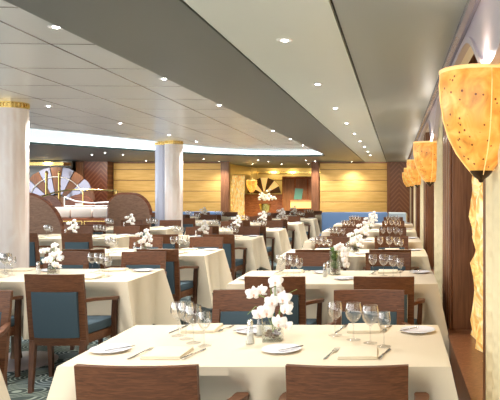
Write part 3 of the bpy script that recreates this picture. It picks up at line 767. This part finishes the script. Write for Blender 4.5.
# fan artwork
t = thing('fan_artwork', 'large fan of silver and dark glass blades behind the left booths', 'artwork', (-10.25, 20.55, 0))
for k in range(9):
    a0 = math.radians(8 + k*18.6); a1 = a0 + math.radians(17)
    cx, cz = 0, 1.0
    q = [(cx+.35*math.cos(a0), cz+.35*math.sin(a0)), (cx+1.15*math.cos(a0), cz+1.15*math.sin(a0)), (cx+1.15*math.cos((a0+a1)/2)*1.02, cz+1.17*math.sin((a0+a1)/2)), (cx+1.15*math.cos(a1), cz+1.15*math.sin(a1)), (cx+.35*math.cos(a1), cz+.35*math.sin(a1))]
    o = MB().prism(q, 0, .03).build('blade', M['silver'] if k % 2 else M['panelwood'], t, smooth=False)
MB().prism([(-.3, 0), (.3, 0), (.3, 1.0)] + [(.3*math.cos(PI*k/10), 1.0+.3*math.sin(PI*k/10)) for k in range(11)], .0, .05).build('hub', M['boothwood'], t)
mb = MB().tube([(.86*math.cos(PI*k/20), -.02, 1.0+.86*math.sin(PI*k/20)) for k in range(21)], .014, 6); mb.build('ring', M['white'], t)
for x in (-.22, .22): pass
for i, x in enumerate((-10.38, -10.0)):
    c_ = thing('brass_post', 'slim brass post in front of the fan artwork, %s one' % ('left', 'right')[i], 'post', (x, 20.2, 0))
    MB().lathe([(0, 0), (.08, 0), (.08, .03), (.035, .05), (.035, 1.9), (.05, 1.95), (.03, 2.02), (0, 2.03)], 14).build('shaft', M['brass'], c_)
struct(MB().box(-13, -9.98, 20.9, 21.0, 0, HC).build('wall_back', M['darkwall'], smooth=False))
struct(MB().box(-12.0, -9.98, 20.4, 20.9, 2.20, 2.3).build('trim_80', M['brass'], smooth=False))

# ---------------- room beyond the opening ----------------
t = crinkle_panel(0).build('crinkled_glass_panel', M['crinkle'], smooth=False)
t.rotation_euler = (0, 0, PI/2); t.scale = (1, .28, 1.1); t.location = (-5.0, 22.0, -.43)
tag(t, 'glowing amber crinkled glass panel left inside the far opening', 'glass panel')
t = LP.put((-4.88, 23.0, 1.35), 0, 'amber bowl lamp beside the glowing panel in the far opening', 'amber lamps along the right wall')
MB().tube([(0, 0, .5), (0, 0, HC-1.35)], .008, 6).build('rod', M['brass'], t)
t = thing('fan_artwork', 'small amber and dark fan artwork in the far opening', 'artwork', (-4.85, 25.0, 0))
for k in range(7):
    a0 = math.radians(5+k*24.5); a1 = a0+math.radians(23); q = [(.12*math.cos(a0), 1.3+.12*math.sin(a0)), (.62*math.cos(a0), 1.3+.62*math.sin(a0)), (.62*math.cos(a1), 1.3+.62*math.sin(a1)), (.12*math.cos(a1), 1.3+.12*math.sin(a1))]
    MB().prism(q, 0, .03).build('blade', M['goldpale'] if k % 2 else M['darkmetal'], t, smooth=False)
MB().box(-.7, .7, -.1, .1, 0, 1.3, .02).build('cabinet', M['redwood'], t)
t = thing('flower_display', 'large pale flower display on a stand in the far opening', 'flowers', (-4.35, 22.6, 0))
MB().lathe([(0, 0), (.2, 0), (.2, .03), (.05, .06), (.05, .7), (.16, .8), (.2, 1.0), (.18, 1.0), (0, .9)], 24).build('urn', M['brass'], t)
mb = MB(); r = random.Random(4)
for k in range(60): mb.ball((r.gauss(0, .17), r.gauss(0, .1), 1.12+abs(r.gauss(0, .12))), r.uniform(.03, .055), (1, 1, .8), 1)
mb.build('blooms', M['petal'], t)['kind'] = 'stuff'
t = thing('wood_cabinet', 'tall red wood cabinet on the right inside the far opening', 'cabinet', (-3.5, 24.6, 0))
MB().box(-.62, .75, 0, .5, 0, 1.95, .01).build('body', M['redwood'], t)
for i, x in enumerate((-.58, -.12, .34)): MB().box(x, x+.40, -.02, 0, .1, 1.85, .01).build('door', M['panelwood'], t)
t = tag(MB().prism([(-.18, 1.0), (.10, 1.03), (.17, 1.50), (-.12, 1.52)], 0, .03).build('picture', M['screen'], smooth=False), 'blue green picture hanging in front of the red wood cabinet', 'picture'); t.location = (-3.52, 24.54, 0)
t = thing('reception_counter', 'low counter with lit amber front on the right of the far opening', 'counter', (-3.15, 23.4, 0))
MB().box(-.5, .5, 0, .4, 0, .8, .01).build('body', M['redwood'], t)
MB().box(-.48, .48, -.02, 0, .85-.02, 1.1).build('lit_panel', M['goldpale'], t); MB().box(-.52, .52, -.04, .42, .80, .83).build('worktop', M['redwood'], t)
MB().box(-.52, .52, -.03, .2, 1.10, 1.13).build('shelf', M['redwood'], t)
for x in (-0.8, -1.9, -5.9, -6.8, -8.0, -8.7, -9.4, -10.6):  # added spots without fixtures, brighten the back wall
    ld = bpy.data.lights.new('added_wall_wash', 'SPOT'); ld.energy = 45; ld.color = (1, .88, .68); ld.spot_size = math.radians(140); ld.spot_blend = .9; ld.shadow_soft_size = .1
    lo = bpy.data.objects.new('added_wall_wash', ld); C.objects.link(lo); lo.location = (x, 20.1, HC-.03); lo.rotation_euler = (math.radians(35), 0, 0)
for x in (-5.2, -4.4, -3.4, -2.6):  # added golden fill for the wall beyond the opening, no fixtures
    ld = bpy.data.lights.new('added_wall_wash', 'SPOT'); ld.energy = 60; ld.color = (1, .80, .45); ld.spot_size = math.radians(150); ld.spot_blend = .9; ld.shadow_soft_size = .1
    lo = bpy.data.objects.new('added_wall_wash', ld); C.objects.link(lo); lo.location = (x, 26.6, HC-.03); lo.rotation_euler = (math.radians(40), 0, 0)
struct(MB().box(-5.7, -2.2, 27.75, 27.9, 2.12, 2.22, .01).box(-5.7, -2.2, 27.8, 27.9, 1.86, 1.90).build('trim_81', M['brass'], smooth=False))
for i, x in enumerate((-4.9, -3.9, -3.0)):
    ld = bpy.data.lights.new('spot', 'SPOT'); ld.energy = 450; ld.color = (1, .84, .52); ld.spot_size = math.radians(130); ld.spot_blend = .9; ld.shadow_soft_size = .05
    lo = bpy.data.objects.new('spot', ld); C.objects.link(lo); lo.location = (x, 23.2, HC-.02)
    DL.put((x, 23.2, HC), 0, 'small bright recessed spotlight inside the far opening, %s from the left' % ordn[i].replace('nearest', 'first'), 'ceiling spotlights')
